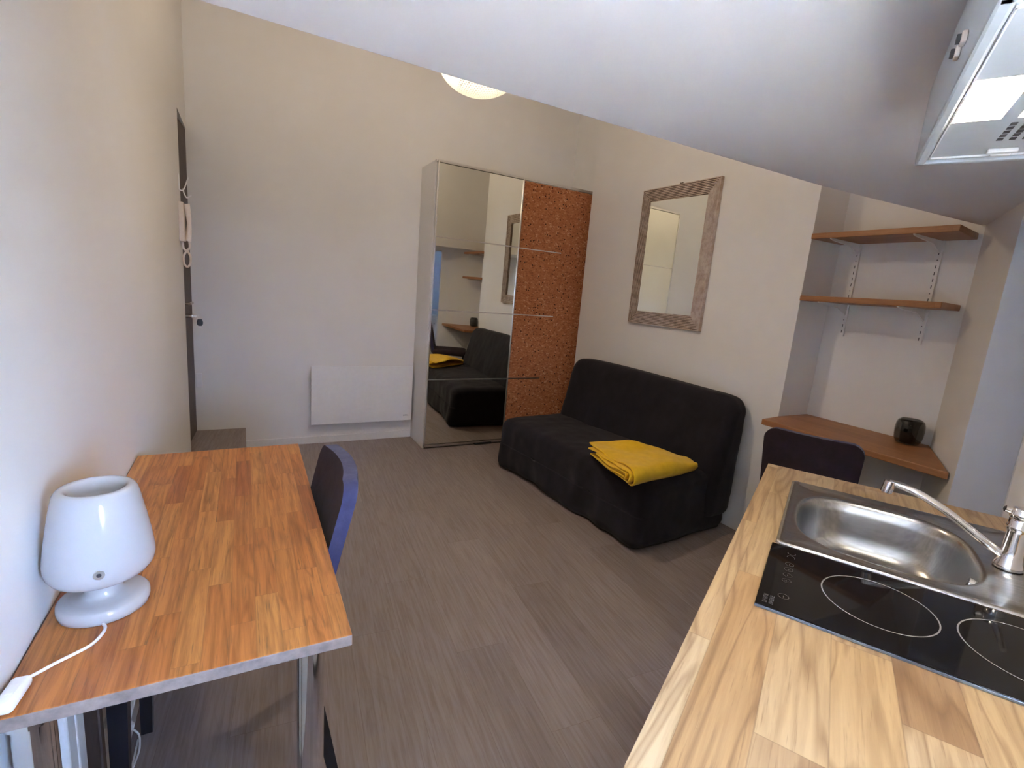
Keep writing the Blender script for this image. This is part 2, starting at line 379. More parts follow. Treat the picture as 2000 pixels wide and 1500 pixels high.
# window beside the worktop
w = thing('window_1', None, None, rotz=TH); w['kind'] = 'structure'
bm = bmesh.new(); y0, y1 = AW-0.09, AW-0.05; f = 0.03
for a in ((WB0, WB0+f, WZ0, WZ1), (WB1-f, WB1, WZ0, WZ1), (WB0, WB1, WZ0, WZ0+f), (WB0, WB1, WZ1-f, WZ1), (WB0, WB1, 1.22, 1.24)):
    box(bm, a[0], a[1], y0, y1, a[2], a[3], bevel=0.004)
obj('window_frame', bm, 'white', w)
obj('window_pane', bx(WB0+f, WB1-f, AW-0.068, AW-0.064, WZ0+f, WZ1-f), 'pane', w)
# deep white ledge below the window, where the sun falls
struct('trim_1', bx(-0.42, 0.285, AW, -0.16, 0, 0.90, bevel=0.004), 'white', rot=(0, 0, TH))
# ------------------------------------------------------------------ table with its things
tb = thing('dining_table', 'narrow table with an orange oiled stave top pushed against the left wall', 'table', (-0.075, 1.405, 0))
P = [(-0.327, 1.976), (0.175, 1.987), (0.166, 0.827), (-0.3275, 0.835)]
bm = bmesh.new(); prism(bm, [(x+0.075, y-1.405) for x, y in P], 0.727, 0.750)
for fc in bm.faces:
    if fc.calc_center_median().y < -0.56 and abs(fc.calc_center_median().z-0.738) < 0.006: fc.material_index = 1
bmesh.ops.bevel(bm, geom=[e for e in bm.edges], offset=0.0025, segments=2, profile=0.5, affect='EDGES', material=-1)
obj('tabletop', bm, ['table', 'endgrain'], tb)
for x, y in ((0.105, 0.925), (-0.292, 0.875), (0.105, 1.90), (-0.285, 1.90)):
    bm = lathe([(0.026, 0.0), (0.026, 0.715), (0.036, 0.716), (0.036, 0.727)], 32, cx=x+0.075, cy=y-1.405); obj('leg', bm, 'chrome', tb, smooth=True, angle=40)

LX, LY = -0.243, 1.082
tl = thing('table_lamp', 'glossy white mushroom table lamp on the orange table against the left wall', 'lamp', (LX, LY, 0.7503))
bm = lathe([(0.0, 0.0), (0.064, 0.0), (0.069, 0.003), (0.0705, 0.012), (0.0695, 0.0215), (0.065, 0.0260), (0.050, 0.0285), (0.035, 0.0305), (0.029, 0.036), (0.0265, 0.050), (0.029, 0.067), (0.0, 0.067)], 64)
obj('lamp_base', bm, 'gloss', tl, smooth=True)
prof = [(0.026, 0.0545), (0.046, 0.0555), (0.063, 0.0590), (0.0745, 0.0665), (0.0805, 0.077), (0.0825, 0.090), (0.0820, 0.100), (0.0780, 0.132), (0.0715, 0.172), (0.0645, 0.209), (0.061, 0.223), (0.056, 0.2305), (0.050, 0.233), (0.044, 0.2305), (0.040, 0.222), (0.039, 0.208), (0.040, 0.198), (0.0, 0.196)]
prof = [(r_, 0.0655 + (z_-0.0545)*0.99) for r_, z_ in prof]
obj('lamp_shade', lathe(prof, 64), 'gloss', tl, smooth=True)
a = math.radians(-81); dr = Vector((math.cos(a), math.sin(a), 0)); bm = bmesh.new()
tube([dr*0.0760+Vector((0,0,0.108)), dr*0.0835+Vector((0,0,0.108))], 0.0085, 20, bm=bm); tube([dr*0.083+Vector((0,0,0.108)), dr*0.0845+Vector((0,0,0.108))], 0.0035, 12, bm=bm, mi=1)
obj('switch_knob', bm, ['alu', 'darkgrey'], tl, smooth=True, angle=40)
cord = [(0.0, -0.055, 0.006), (0.014, -0.075, 0.004), (0.014, -0.095, 0.003), (0.005, -0.119, 0.003), (-0.012, -0.134, 0.003), (-0.034, -0.149, 0.003), (-0.052, -0.166, 0.004), (-0.062, -0.180, 0.008)]
obj('cord', tube(cord, 0.0027, 10), 'plastic', tl, smooth=True)
bm = rbox(0.026, 0.064, 0.018, 0.008, (8, 16, 8)); box(bm, -0.006, 0.006, -0.010, 0.010, 0.008, 0.0105, bevel=0.002)
obj('cord_switch', bm, 'plastic', tl, smooth=True, loc=(-0.0665, -0.212, 0.0095), rot=(0, 0, -0.10))

# chairs
def make_chair(name, label, loc, rotz):
    t = thing(name, label, 'chair', loc, rotz, 'upholstered chairs')
    def seatf(p):
        p = p.copy(); p.z += 0.012*math.cos(p.x*5)*math.cos(p.y*5); return p
    obj('seat', rbox(0.42, 0.46, 0.075, 0.03, (20, 20, 8), seatf), 'velvet', t, smooth=True, loc=(0, 0.03, 0.455))
    W, H = 0.395, 0.43
    def lean(z, y): return -0.185 - 0.20*z - 0.06*z*z + y
    def outline(n=10):
        r = 0.055; pts = [(-W/2+0.012, 0.0)]
        for i in range(n+1):
            t_ = PI - (PI/2)*i/n; pts.append((-W/2+r + r*math.cos(t_), H-r + r*math.sin(t_)))
        for i in range(n+1):
            t_ = PI/2 - (PI/2)*i/n; pts.append((W/2-r + r*math.cos(t_), H-r + r*math.sin(t_)))
        pts.append((W/2-0.012, 0.0)); return pts
    # upholstered pad: rows across between the outline's sides
    def half_w(z):
        r = 0.055
        if z <= H-r: return W/2 - 0.012*(1-z/(H-r))
        dz = z-(H-r); return W/2 - r + math.sqrt(max(0, r*r-dz*dz))
    bm = bmesh.new(); nz_, nx = 22, 16; grid = {}
    zs = [(H-0.055)*i/12 for i in range(13)] + [H-0.055+0.055*math.sin(PI/2*i/9) for i in range(1, 10)]
    for s, y in ((0, 0.020), (1, -0.020)):
        for i, z in enumerate(zs):
            hw = max(half_w(z), 0.02)
            for j in range(nx+1):
                u = -1+2*j/nx; puff = 0.008*(1-u**4)*(1-(z/H)**6)*(1 if s == 0 else -0.6)
                bow = -0.020*(1-u*u)
                grid[s, i, j] = bm.verts.new((u*hw, lean(z, y*0.92) + puff + bow, z))
    I = len(zs)-1
    for s in (0, 1):
        for i in range(I):
            for j in range(nx): bm.faces.new((grid[s,i,j], grid[s,i,j+1], grid[s,i+1,j+1], grid[s,i+1,j]))
    for i in range(I):
        for j in (0, nx): bm.faces.new((grid[0,i,j], grid[1,i,j], grid[1,i+1,j], grid[0,i+1,j])).material_index = 1
    for j in range(nx):
        bm.faces.new((grid[0,I,j], grid[1,I,j], grid[1,I,j+1], grid[0,I,j+1])).material_index = 1
        bm.faces.new((grid[0,0,j], grid[1,0,j], grid[1,0,j+1], grid[0,0,j+1]))
    obj('backrest', bm, ['velvet', 'litedge'], t, smooth=True, loc=(0, 0, 0.445), angle=50)
    for sx in (-1, 1):
        for y, y2 in ((0.225, 0.235), (-0.165, -0.245)):
            bm = bmesh.new(); a_, b_ = 0.019, 0.014
            v0 = [bm.verts.new((sx*0.175+dx*a_, y+dy*a_, 0.425)) for dx, dy in ((-1,-1),(1,-1),(1,1),(-1,1))]
            v1 = [bm.verts.new((sx*0.178+dx*b_, y2+dy*b_, 0.0)) for dx, dy in ((-1,-1),(1,-1),(1,1),(-1,1))]
            bm.faces.new(v0); bm.faces.new(v1)
            for i in range(4): bm.faces.new((v0[i], v0[(i+1)%4], v1[(i+1)%4], v1[i]))
            obj('leg', bm, 'blackwood', t)
    return t
make_chair('dining_chair', 'dark purple velvet chair with blue daylight painted on its edges tucked under the orange table', (-0.045, 1.415, 0), PI/2 + 0.01)
make_chair('dining_chair', 'black upholstered chair facing the wall-mounted desk in the alcove', (2.500, 1.312, 0), math.radians(-67.5))

# boards, socket and cable under the table
bm = bx(XL+0.0005, XL+0.016, 1.135, 1.305, 0, 0.70, bevel=0.002); box(bm, XL+0.016, XL+0.020, 1.262, 1.272, 0.02, 0.68)
tag(obj('plank', bm, 'brownboard'), 'dark brown board standing against the wall under the orange table', 'board')
bm = bx(XL+0.0125, XL+0.03, 1.030, 1.075, 0, 0.70, bevel=0.004); box(bm, XL+0.0125, XL+0.03, 1.080, 1.124, 0, 0.70, bevel=0.004)
tag(obj('panel', bm, 'whitemat'), 'white double panel standing beside the brown board under the table', 'panel')
so = thing('wall_socket', 'white wall socket low on the left wall behind the chair leg', 'socket', (XL, 1.385, 0.215))
obj('cover_plate', bx(0, 0.009, -0.04, 0.04, -0.04, 0.04, bevel=0.003), 'plastic', so)
pl = thing('power_cable', 'thin white cable with a plug looping from the low wall socket to the floor', 'cable', (XL+0.0095, 1.40, 0.20))
obj('plug', tube([(0, 0, 0), (0.028, 0, -0.004), (0.034, 0.006, -0.012)], 0.015, 16, radii=(0.018, 0.012)), 'plastic', pl, smooth=True, angle=50)
Q = [(0.026, 0.01, -0.008), (0.030, 0.02, -0.030), (0.040, 0.02, -0.038), (0.050, 0.02, -0.060), (0.048, 0.02, -0.105), (0.034, 0.02, -0.150), (0.020, 0.0, -0.192), (0.02, 0.06, -0.197), (0.02, 0.16, -0.197)]
obj('cable', tube(Q, 0.0024, 10), 'plastic', pl, smooth=True)

# ------------------------------------------------------------------ entrance: intercom, hook, key
ic = thing('intercom', 'cream intercom handset on the left wall beside the dark door', 'intercom', (XL, 3.62, 1.64))
bm = bmesh.new(); box(bm, 0, 0.026, -0.045, 0.045, -0.110, 0.115, bevel=0.004); obj('wall_unit', bm, 'cream', ic)
bm = tube([(0.036, 0.0, 0.108), (0.044, 0, 0.06), (0.048, 0, 0.0), (0.044, 0, -0.06), (0.036, 0, -0.104)], 0.014, 14, radii=(0.020, 0.011, 0.020)); obj('handset', bm, 'cream', ic, smooth=True, angle=60)
bm = bmesh.new(); pts = [(0.012+0.004*math.cos(i*1.9), 0.004*math.sin(i*1.9), -0.112-0.0023*i) for i in range(10)]
loop = [(0.012, 0.0, -0.112), (0.016, 0.0, -0.15), (0.034, 0, -0.165), (0.048, 0, -0.195), (0.046, 0, -0.235), (0.030, 0, -0.257), (0.014, 0, -0.235), (0.014, 0, -0.195), (0.030, 0, -0.163), (0.046, 0, -0.14), (0.044, 0, -0.105)]
obj('coiled_cord', tube(loop, 0.006, 12, k=6), 'cream', ic, smooth=True)
hk = thing('coat_hook', 'white wire double coat hook above the cream intercom', 'hook', (XL, 3.65, 1.86))
bm = bmesh.new(); tube([(0.002, 0, 0.055), (0.003, 0, 0.0), (0.004, 0, -0.03), (0.022, 0, -0.032), (0.036, 0, 0.0), (0.050, 0, 0.045)], 0.0035, 10, bm=bm); tube([(0.022, 0, -0.022), (0.027, 0, -0.05), (0.040, 0, -0.072), (0.062, 0, -0.055)], 0.0035, 10, bm=bm)
box(bm, 0, 0.003, -0.008, 0.008, -0.02, 0.06); obj('wire', bm, 'white', hk, smooth=True, angle=40)
ky = thing('key', 'key with a black oval fob hanging from the dark door lock', 'key', (XL+0.0225, 3.85, 1.067))
obj('key_blade', bx(0.0, 0.030, -0.002, 0.002, -0.010, 0.008, bevel=0.001), 'brass', ky)
bm = bmesh.new(); ring(bm, 0, 0, 0, 0.009, 0.003, 24); bmesh.ops.rotate(bm, verts=bm.verts, cent=(0,0,0), matrix=Matrix.Rotation(PI/2, 3, 'X')); bmesh.ops.translate(bm, verts=bm.verts, vec=(0.037, 0, -0.006)); obj('key_ring', bm, 'chrome', ky)
bm = rbox(0.037, 0.007, 0.046, 0.0034, (14, 6, 16), lambda p: Vector((p.x*(1-0.38*max(0, p.z/0.023)**1.5)*math.sqrt(max(0.15, 1-(min(0, p.z)/0.0255)**2)), p.y, p.z)))
obj('key_fob', bm, 'black', ky, smooth=True, loc=(0.046, 0, -0.040)); obj('key_tag', bx(0.038, 0.054, -0.0025, -0.0015, -0.076, -0.060), 'white', ky)
sp = thing('wall_switch', 'small white switch plate low on the far wall by the dark door', 'switch', (XL+0.022, YF, 0.56)); obj('switch_plate', bx(-0.02, 0.02, -0.008, 0.0, -0.06, 0.05, bevel=0.002), 'plastic', sp)

# ------------------------------------------------------------------ radiator
rd = thing('radiator', 'white flat electric radiator on the far wall left of the wardrobe', 'radiator', (0.889, YF, 0.178))
bm = bmesh.new(); W2, H_ = 0.423, 0.495
box(bm, -W2, W2, -0.072, -0.060, 0, H_, bevel=0.004)
obj('front_panel', bm, 'white', rd)
bm = bmesh.new(); box(bm, -W2+0.02, W2-0.02, -0.060, -0.028, 0.015, H_-0.012, bevel=0.003); obj('heater_body', bm, 'white', rd)
for x0 in (-0.30, 0.24): obj('wall_bracket', bx(x0, x0+0.06, -0.03, 0, 0.05, 0.42), 'whitemat', rd)
for z in (0.125, 0.245, 0.37):
    bm = bmesh.new(); box(bm, -0.17, 0.19, -0.0735, -0.0715, z, z+0.006, bevel=0.0009); obj('raised_rib', bm, 'white', rd)
bm = bmesh.new(); x = 0.350
for i, (h1, dz) in enumerate(((0.013, -0.003), (0.009, 0), (0.010, 0), (0.009, 0), (0.009, 0), (0.008, 0))):
    for q in (0, 1): box(bm, x+q*0.0035, x+q*0.0035+0.0015, -0.0725, -0.0719, 0.045+dz, 0.045+dz+h1)
    box(bm, x, x+0.005, -0.0725, -0.0719, 0.045+(0.0 if i % 2 else 0.006), 0.0465+(0.0 if i % 2 else 0.006)); x += 0.0075
obj('maker_mark', bm, 'ink', rd)

# ------------------------------------------------------------------ wardrobe
WX0, WX1, WYF, WZT = 1.333, 2.853, 3.87, 2.36
wd = thing('wardrobe', 'tall sliding door wardrobe with one mirrored and one cork door', 'wardrobe', (2.083, 4.06, 0))
def W_(x0, x1, y0, y1, z0, z1, **k): return bx(x0-2.083, x1-2.083, y0-4.06, y1-4.06, z0, z1, **k)
obj('side_panel', W_(WX0, WX0+0.018, WYF+0.035, YF-0.002, 0, WZT-0.005), 'whitemat', wd)
obj('side_panel', W_(WX1-0.018, WX1, WYF+0.035, YF-0.002, 0, WZT-0.005), 'whitemat', wd)
obj('top_panel', W_(WX0+0.018, WX1-0.018, WYF+0.06, YF-0.002, WZT-0.03, WZT-0.008), 'whitemat', wd)
obj('back_panel', W_(WX0+0.018, WX1-0.018, YF-0.012, YF-0.003, 0.05, WZT-0.03), 'whitemat', wd)
bm = W_(WX0, WX1, WYF+0.018, WYF+0.056, WZT-0.022, WZT, bevel=0.002); obj('top_rail', bm, 'alu', wd)
bm = W_(WX0+0.02, WX1-0.02, WYF+0.03, WYF+0.056, 0.004, 0.030, bevel=0.002); obj('bottom_rail', bm, 'alu', wd)
obj('floor_guide', W_(1.82, 1.99, WYF+0.004, WYF+0.03, 0.0, 0.016, bevel=0.003), 'black', wd)
DV = (0.612, 1.198, 1.776)
# mirrored door, leaning a hair
def door(x0, x1, y, name):
    dr_ = bpy.data.objects.new(name, None); C.objects.link(dr_); dr_.parent = wd; dr_.location = ((x0+x1)/2-2.083, y-4.06, 1.19); dr_.empty_display_size = 0.1
    return dr_
hw = 0.385; z0, z1 = 0.022-1.19, 2.343-1.19
md = door(1.337, 2.107, WYF, 'mirror_door'); md.rotation_euler = (math.radians(0.45), 0, 0)
bm = bmesh.new(); box(bm, -hw, -hw+0.010, -0.006, 0.016, z0, z1, bevel=0.002); box(bm, hw-0.010, hw, -0.006, 0.016, z0, z1, bevel=0.002); box(bm, -hw, hw, -0.004, 0.016, z0, z0+0.014); box(bm, -hw, hw, -0.004, 0.016, z1-0.010, z1)
obj('door_frame', bm, 'alu', md)
zz = [z0+0.014] + [d_-1.19 for d_ in DV] + [z1-0.010]
for a, b in zip(zz, zz[1:]): obj('mirror_pane', bx(-hw+0.010, hw-0.010, 0.0, 0.006, a+0.004, b-0.004), 'mirror', md)
for d_ in DV: obj('divider_strip', bx(-hw+0.010, hw-0.010, -0.003, 0.008, d_-1.19-0.0045, d_-1.19+0.0045), 'alu', md)
cd = door(2.110, 2.853, WYF+0.022, 'cork_door'); hw = 0.3715
obj('door_frame', bx(-hw, hw, 0.004, 0.020, z0, z1), 'alu', cd)
for a, b in zip(zz, zz[1:]): obj('cork_panel', bx(-hw, hw, -0.004, 0.004, a+0.0002, b-0.0002), 'cork', cd)
for d_, l in zip(DV, (0.34, 0.43, 0.45)): obj('divider_strip', bx(-hw, -hw+l, -0.0055, 0.004, d_-1.19-0.0042, d_-1.19+0.0042), 'alu', cd)

# ------------------------------------------------------------------ framed mirror
mr = thing('wall_mirror', 'rectangular mirror in a whitewashed ridged wooden frame above the black sofa', 'mirror', (XS, 2.722, 1.739), math.radians(0.0))
HY, HZ = 0.361, 0.506
bm = bmesh.new(); prof = []; nR = 9; FW = 0.098
prof.append((0.0, 0.0)); prof.append((0.0, 0.026))
for i in range(nR):
    t0 = FW*i/nR; t1 = FW*(i+1)/nR; h = 0.028 - 0.010*i/nR
    prof += [(t0+0.0012, h), (t1-0.0032, h), (t1-0.0022, h-0.006), (t1-0.0002, h-0.006)]
prof.append((FW, 0.006))
loops = []
for t, h in prof:
    y, z = HY-t, HZ-t
    loops.append([bm.verts.new((-0.003-h, sy*y, sz*z)) for sy, sz in ((1,1), (-1,1), (-1,-1), (1,-1))])
for i in range(len(loops)-1):
    low_ = prof[i][1] < prof[i-1][1]-0.004 or prof[i+1][1] < prof[i][1]-0.004 or (i >= 2 and (i-2) % 4 in (1, 2, 3))
    for k in range(4):
        f = bm.faces.new((loops[i][k], loops[i][(k+1) % 4], loops[i+1][(k+1) % 4], loops[i+1][k])); f.material_index = 1 if (i >= 2 and (i-2) % 4 in (1, 2)) else 0
obj('mirror_frame', bm, ['ridge', 'groove'], mr)
bm = bx(-0.0045, -0.0005, -HY+0.02, HY-0.02, -HZ+0.02, HZ-0.02); obj('backing', bm, 'brownboard', mr)
bm = bx(-0.002, 0.002, -HY+FW-0.002, HY-FW+0.002, -HZ+FW-0.002, HZ-FW+0.002); obj('mirror_pane', bm, 'mirror', mr, loc=(-0.018, 0, 0), rot=(0, 0, math.radians(2.2)))
bm = bmesh.new(); box(bm, -0.010, -0.004, -0.012, -0.004, HZ, HZ+0.014); box(bm, -0.010, -0.004, 0.004, 0.012, HZ, HZ+0.014); box(bm, -0.010, -0.004, -0.012, 0.012, HZ-0.004, HZ+0.006); obj('hanger', bm, 'brownboard', mr)

# ------------------------------------------------------------------ alcove: desk, shelves
dk = thing('desk', 'narrow wall-mounted orange brown wooden desk in the alcove', 'desk', (2.81, 1.30, 0))
bm = bmesh.new(); prism(bm, [(x-2.81, y-1.30) for x, y in ((2.576, 1.683), (2.766, 1.708), (3.047, 1.708), (3.047, 1.075), (2.576, 0.822))], 0.772, 0.804, bevel=0.004); obj('desktop', bm, 'shelf', dk)
bm = bmesh.new(); box(bm, 3.028-2.81, 3.049-2.81, 1.11-1.30, 1.68-1.30, 0.735, 0.772); obj('wall_cleat', bm, 'whitemat', dk)
for z, lb in ((1.817, 'upper orange brown wooden wall shelf in the alcove just below the ceiling edge'), (1.4808, 'lower orange brown wooden wall shelf in the alcove at eye level')):
    bm = bmesh.new(); prism(bm, [(x-2.90, y-1.394) for x, y in ((2.757, 1.7085), (3.047, 1.7085), (3.047, 1.088), (2.757, 1.054))], 0, 0.029, bevel=0.003); o = obj('wall_shelf', bm, 'shelf', loc=(2.90, 1.394, z)); tag(o, lb, 'shelf', 'alcove shelves')
for y, lb in ((1.600, 'white slotted wall rail with brackets, nearer the sofa, carrying the alcove shelves'), (1.222, 'white slotted wall rail with brackets, nearer the kitchen, carrying the alcove shelves')):
    r_ = thing('shelf_rail', lb, 'rail', (XB, y, 1.30), 0, 'slotted shelf rails')
    bm = bmesh.new(); box(bm, -0.012, 0, -0.013, 0.013, 0, 0.519)
    for i in range(15):
        z = 0.02 + i*0.033
        if i % 5 == 2: box(bm, -0.0125, -0.0118, -0.0025, 0.0025, z+0.005, z+0.010, mi=1)
        else: box(bm, -0.0125, -0.0118, -0.002, 0.002, z, z+0.016, mi=1)
    obj('slotted_strip', bm, ['whitemat', 'darkgrey'], r_)
    for z in (1.817-1.30, 1.4808-1.30):
        bm = bmesh.new(); n_ = [(-0.012, z), (-0.265, z), (-0.294, z), (-0.294, z-0.004), (-0.27, z-0.010), (-0.10, z-0.022), (-0.03, z-0.052), (-0.012, z-0.060)]
        v0 = [bm.verts.new((x, -0.004, zz_-0.0006)) for x, zz_ in n_]; v1 = [bm.verts.new((x, 0.004, zz_-0.0006)) for x, zz_ in n_]
        bm.faces.new(v0); bm.faces.new(v1)
        for i in range(len(n_)): bm.faces.new((v0[i], v0[(i+1) % len(n_)], v1[(i+1) % len(n_)], v1[i]))
        obj('bracket', bm, 'whitemat', r_)
jr = thing('glass_vase', 'small rounded smoked glass vase with a black core on the desk corner', 'vase', (2.950, 1.135, 0.8045))
def sq(p, pw=0.0): return p
pf = [(0.034, 0.0), (0.048, 0.004), (0.057, 0.022), (0.061, 0.05), (0.062, 0.075), (0.060, 0.100), (0.054, 0.118), (0.044, 0.126), (0.041, 0.127)]
obj('glass_body', lathe(pf, 48, capt=False), 'smoke', jr, smooth=True)
obj('black_core', lathe([(0.0, 0.003), (0.030, 0.004), (0.034, 0.03), (0.036, 0.06), (0.037, 0.095), (0.047, 0.117), (0.043, 0.1245), (0.0, 0.1245)], 40), 'black', jr, smooth=True)

# ------------------------------------------------------------------ sofa with blanket
SA = math.radians(4.7)
sf = thing('sofa', 'low sofa bed in a loose black fabric cover against the right wall', 'sofa', (1.9175, 1.842, 0), PI/2 + SA)
# local x runs along the sofa away from the kitchen, local y = -depth (front at 0, wall side negative)
def wr(p, amp):
    return amp*(nz(p, 3.1, 1.3) + 0.55*nz(p, 7.5, 4.1) + 0.3*nz(p, 15, 9))
SLx, SD, SZ = 1.53, 0.80, 0.395
def seatf(p):
    x, y, z = p.x+SLx/2, p.y, p.z
    top = (z+SZ/2)/SZ
    q = Vector((p.x, p.y, p.z))
    # skirt flares and waves towards its hem
    k = max(0, 0.65-top)
    q.y += k*0.022*(1 if p.y > 0.25 else 0)*(1+0.8*math.sin(x*9+1.0)+0.5*math.sin(x*23))
    if p.x < -SLx/2+0.12: q.x += -k*0.016*(1+0.7*math.sin(p.y*14)); 
    if p.x < -SLx/2+0.25 and p.y > 0.15: q.z += -0.018*(1-top)*0
    q.z += 0.010*math.sin(x*2.2)*(top > 0.9) - 0.022*max(0, (p.y-0.22)/0.18)**2*(top > 0.5)
    w = wr(q, 0.011)
    # a few tension folds running from the back down over the front
    for c, s in ((0.28, 0.035), (0.50, 0.05), (0.95, 0.05), (1.26, 0.04), (1.40, 0.03)):
        dxx = x - c - 0.25*(p.y-0.2); w += 0.006*math.exp(-(dxx/s)**2)*(0.3+0.7*min(1, max(0, 0.9-top+0.35)))
    n_ = Vector((p.x/SLx*2, p.y/SD*2, p.z/SZ*2)); m_ = max(abs(n_.x), abs(n_.y), abs(n_.z)); 
    if m_ == abs(n_.z): q.z += w*0.7
    elif m_ == abs(n_.y): q.y += w*(1 if p.y > 0 else 0)
    else: q.x += w*(1 if p.x > 0 else -1)
    if p.z < -SZ/2+0.02: q.z = -SZ/2 + 0.010 + 0.012*math.sin(x*5.1+p.y*6)*0.5
    return q
bm = rbox(SLx, SD, SZ, 0.062, (96, 56, 26), seatf)
obj('seat', bm, 'sofa', sf, smooth=True, loc=(SLx/2, -SD/2, SZ/2+0.012))
BH = 0.80
def backf(p):
    t = (p.z+BH/2)/BH                    # 0 bottom .. 1 top
    z = 0.085 + t*BH
    front = 0.55 + 0.13*max(0, (z-0.36)/0.50) ; back = 0.835
    u = (p.y+0.125)/0.25                 # 1 front .. 0 back
    q = Vector((p.x, -(back + (front-back)*u), z))
    x = p.x
    q.z += 0.012*math.sin(x*2.6+0.6)*t - 0.02*max(0, (abs(x)-0.62)/0.14)**2*t
    if t < 0.06: q.z += 0.05*(0.5+0.5*math.sin(x*6))*0
    w = wr(q, 0.010)
    q.y += w*(1 if u > 0.5 else 0.0); q.x += 0.6*w
    return q
bm = rbox(1.555, 0.25, BH, 0.085, (90, 20, 46), backf)
obj('backrest', bm, 'sofa', sf, smooth=True, loc=(SLx/2-0.020, 0, 0))

# folded yellow blanket: nested folded sheets, open side to the far left, fold towards the kitchen
bl = thing('blanket', 'folded yellow fleece blanket lying on the black sofa seat', 'blanket', (2.07, 2.16, 0.414))
def sheet(t0, t1, zlo, zhi, dx, seed):
    bm = bmesh.new(); path = []
    n1, n2 = 22, 12; r = (zhi-zlo)/2; rt = r/0.60
    for i in range(n1+1): path.append((t1 + (t0+rt-t1)*i/n1, zhi))
    for i in range(1, n2):
        a_ = PI/2 + PI*i/n2; path.append((t0+rt + rt*math.cos(a_), (zhi+zlo)/2 + r*math.sin(a_)))
    for i in range(n1+1): path.append((t0+rt + (t1-0.05-t0-rt)*i/n1, zlo))
    nx = 34; g = []
    for j in range(nx+1):
        f = j/nx; rowv = []
        for i, (ty, z) in enumerate(path):
            near, far = -0.345+0.10*f, 0.235-0.27*f**1.4
            yy = near + (far-near)*ty + 0.014*nz((f*2, z*9, seed), 1.5, seed)
            xx = (-0.265+0.125*ty+dx)*(1-f) + (0.325-dx*0.4+0.035*math.sin(PI*ty))*f + 0.018*nz((seed, ty*2.5, z*8), 1.6, seed)*(1-f)**2
            sink = max(0, (f-0.35)/0.65)
            k = z/0.1
            zz_ = z*(1-0.46*sink**1.6) + 0.014*nz((f*3.2, ty*3.0, seed*0.3), 1.2, 3.0)*k + 0.034*math.exp(-((f-0.50)/0.20)**2)*math.exp(-((ty-0.86)/0.16)**2)*k
            zz_ -= 0.040*(1-f)**1.3*max(0, ty-0.25)**1.2*k + 0.012*(1-f)**2*math.exp(-((ty-0.5)/0.25)**2)*k
            rowv.append(bm.verts.new((xx, yy, max(0.004, zz_))))
        g.append(rowv)
    for j in range(nx):
        for i in range(len(path)-1): bm.faces.new((g[j][i], g[j][i+1], g[j+1][i+1], g[j+1][i]))
    return bm
for i, (t0, t1, zl, zh, dx) in enumerate(((0.0, 1.0, 0.008, 0.102, 0.0), (0.040, 0.93, 0.022, 0.088, -0.022), (0.08, 0.72, 0.036, 0.074, -0.034), (0.12, 0.45, 0.049, 0.061, -0.020))):
    o = obj('fold', sheet(t0, t1, zl, zh, dx, 1.0+i*2.3), 'yellow', bl, smooth=True)
    sm = o.modifiers.new('thickness', 'SOLIDIFY'); sm.thickness = 0.011; sm.offset = -1
    ss = o.modifiers.new('smooth', 'SUBSURF'); ss.levels = ss.render_levels = 1

# ------------------------------------------------------------------ kitchen
CB0, CB1, CA1, CZ = 0.30, 1.818, 0.111, 0.90
SB0, SB1, SA0, SA1 = 1.182, 1.674, -0.452, 0.031
ct = bmesh.new()
for b0, b1, a0, a1 in ((CB0, SB0+0.015, AW+0.001, CA1), (SB1-0.015, CB1, AW+0.001, CA1), (SB0+0.015, SB1-0.015, SA1-0.015, CA1), (SB0+0.015, SB1-0.015, AW+0.001, SA0+0.015)):
    vs = box(ct, b0, b1, a0, a1, CZ-0.038, CZ)
ct_o = obj('worktop', ct, 'oak', rot=(0, 0, TH)); tag(ct_o, 'pale oak stave kitchen worktop carrying the sink and black hob', 'worktop')
# base units
for b0, b1, lb in ((0.32, 0.88, 'white base cabinet at the window end under the oak worktop'), (0.885, 1.79, 'white base cabinet under the sink and hob')):
    kc = thing('base_cabinet', lb, 'cabinet', AB((b0+b1)/2, -0.20), TH, 'kitchen base cabinets'); h_ = (b1-b0)/2
    obj('carcass', bx(-h_, h_, AW+0.203, 0.270, 0.10, 0.70), 'white', kc)
    obj('plinth', bx(-h_+0.01, h_-0.01, AW+0.25, 0.22, 0, 0.10), 'darkgrey', kc)
    for x0 in (-h_, h_-0.018): obj('side_panel', bx(x0, x0+0.018, AW+0.203, 0.270, 0.70, CZ-0.0385), 'white', kc)
    k_ = 1 if b1-b0 < .6 else 2
    for i in range(k_):
        x0 = -h_ + i*2*h_/k_ + 0.002; x1 = -h_ + (i+1)*2*h_/k_ - 0.002
        dr_ = obj('door', bx(x0, x1, 0.271, 0.289, 0.105, CZ-0.042, bevel=0.002), 'white', kc)
        obj('handle', tube([(x0+0.04, 0.289, 0.78), (x0+0.04, 0.312, 0.78), (x0+0.16, 0.312, 0.78), (x0+0.16, 0.289, 0.78)], 0.005, 10, curve=False), 'alu', dr_, smooth=True)
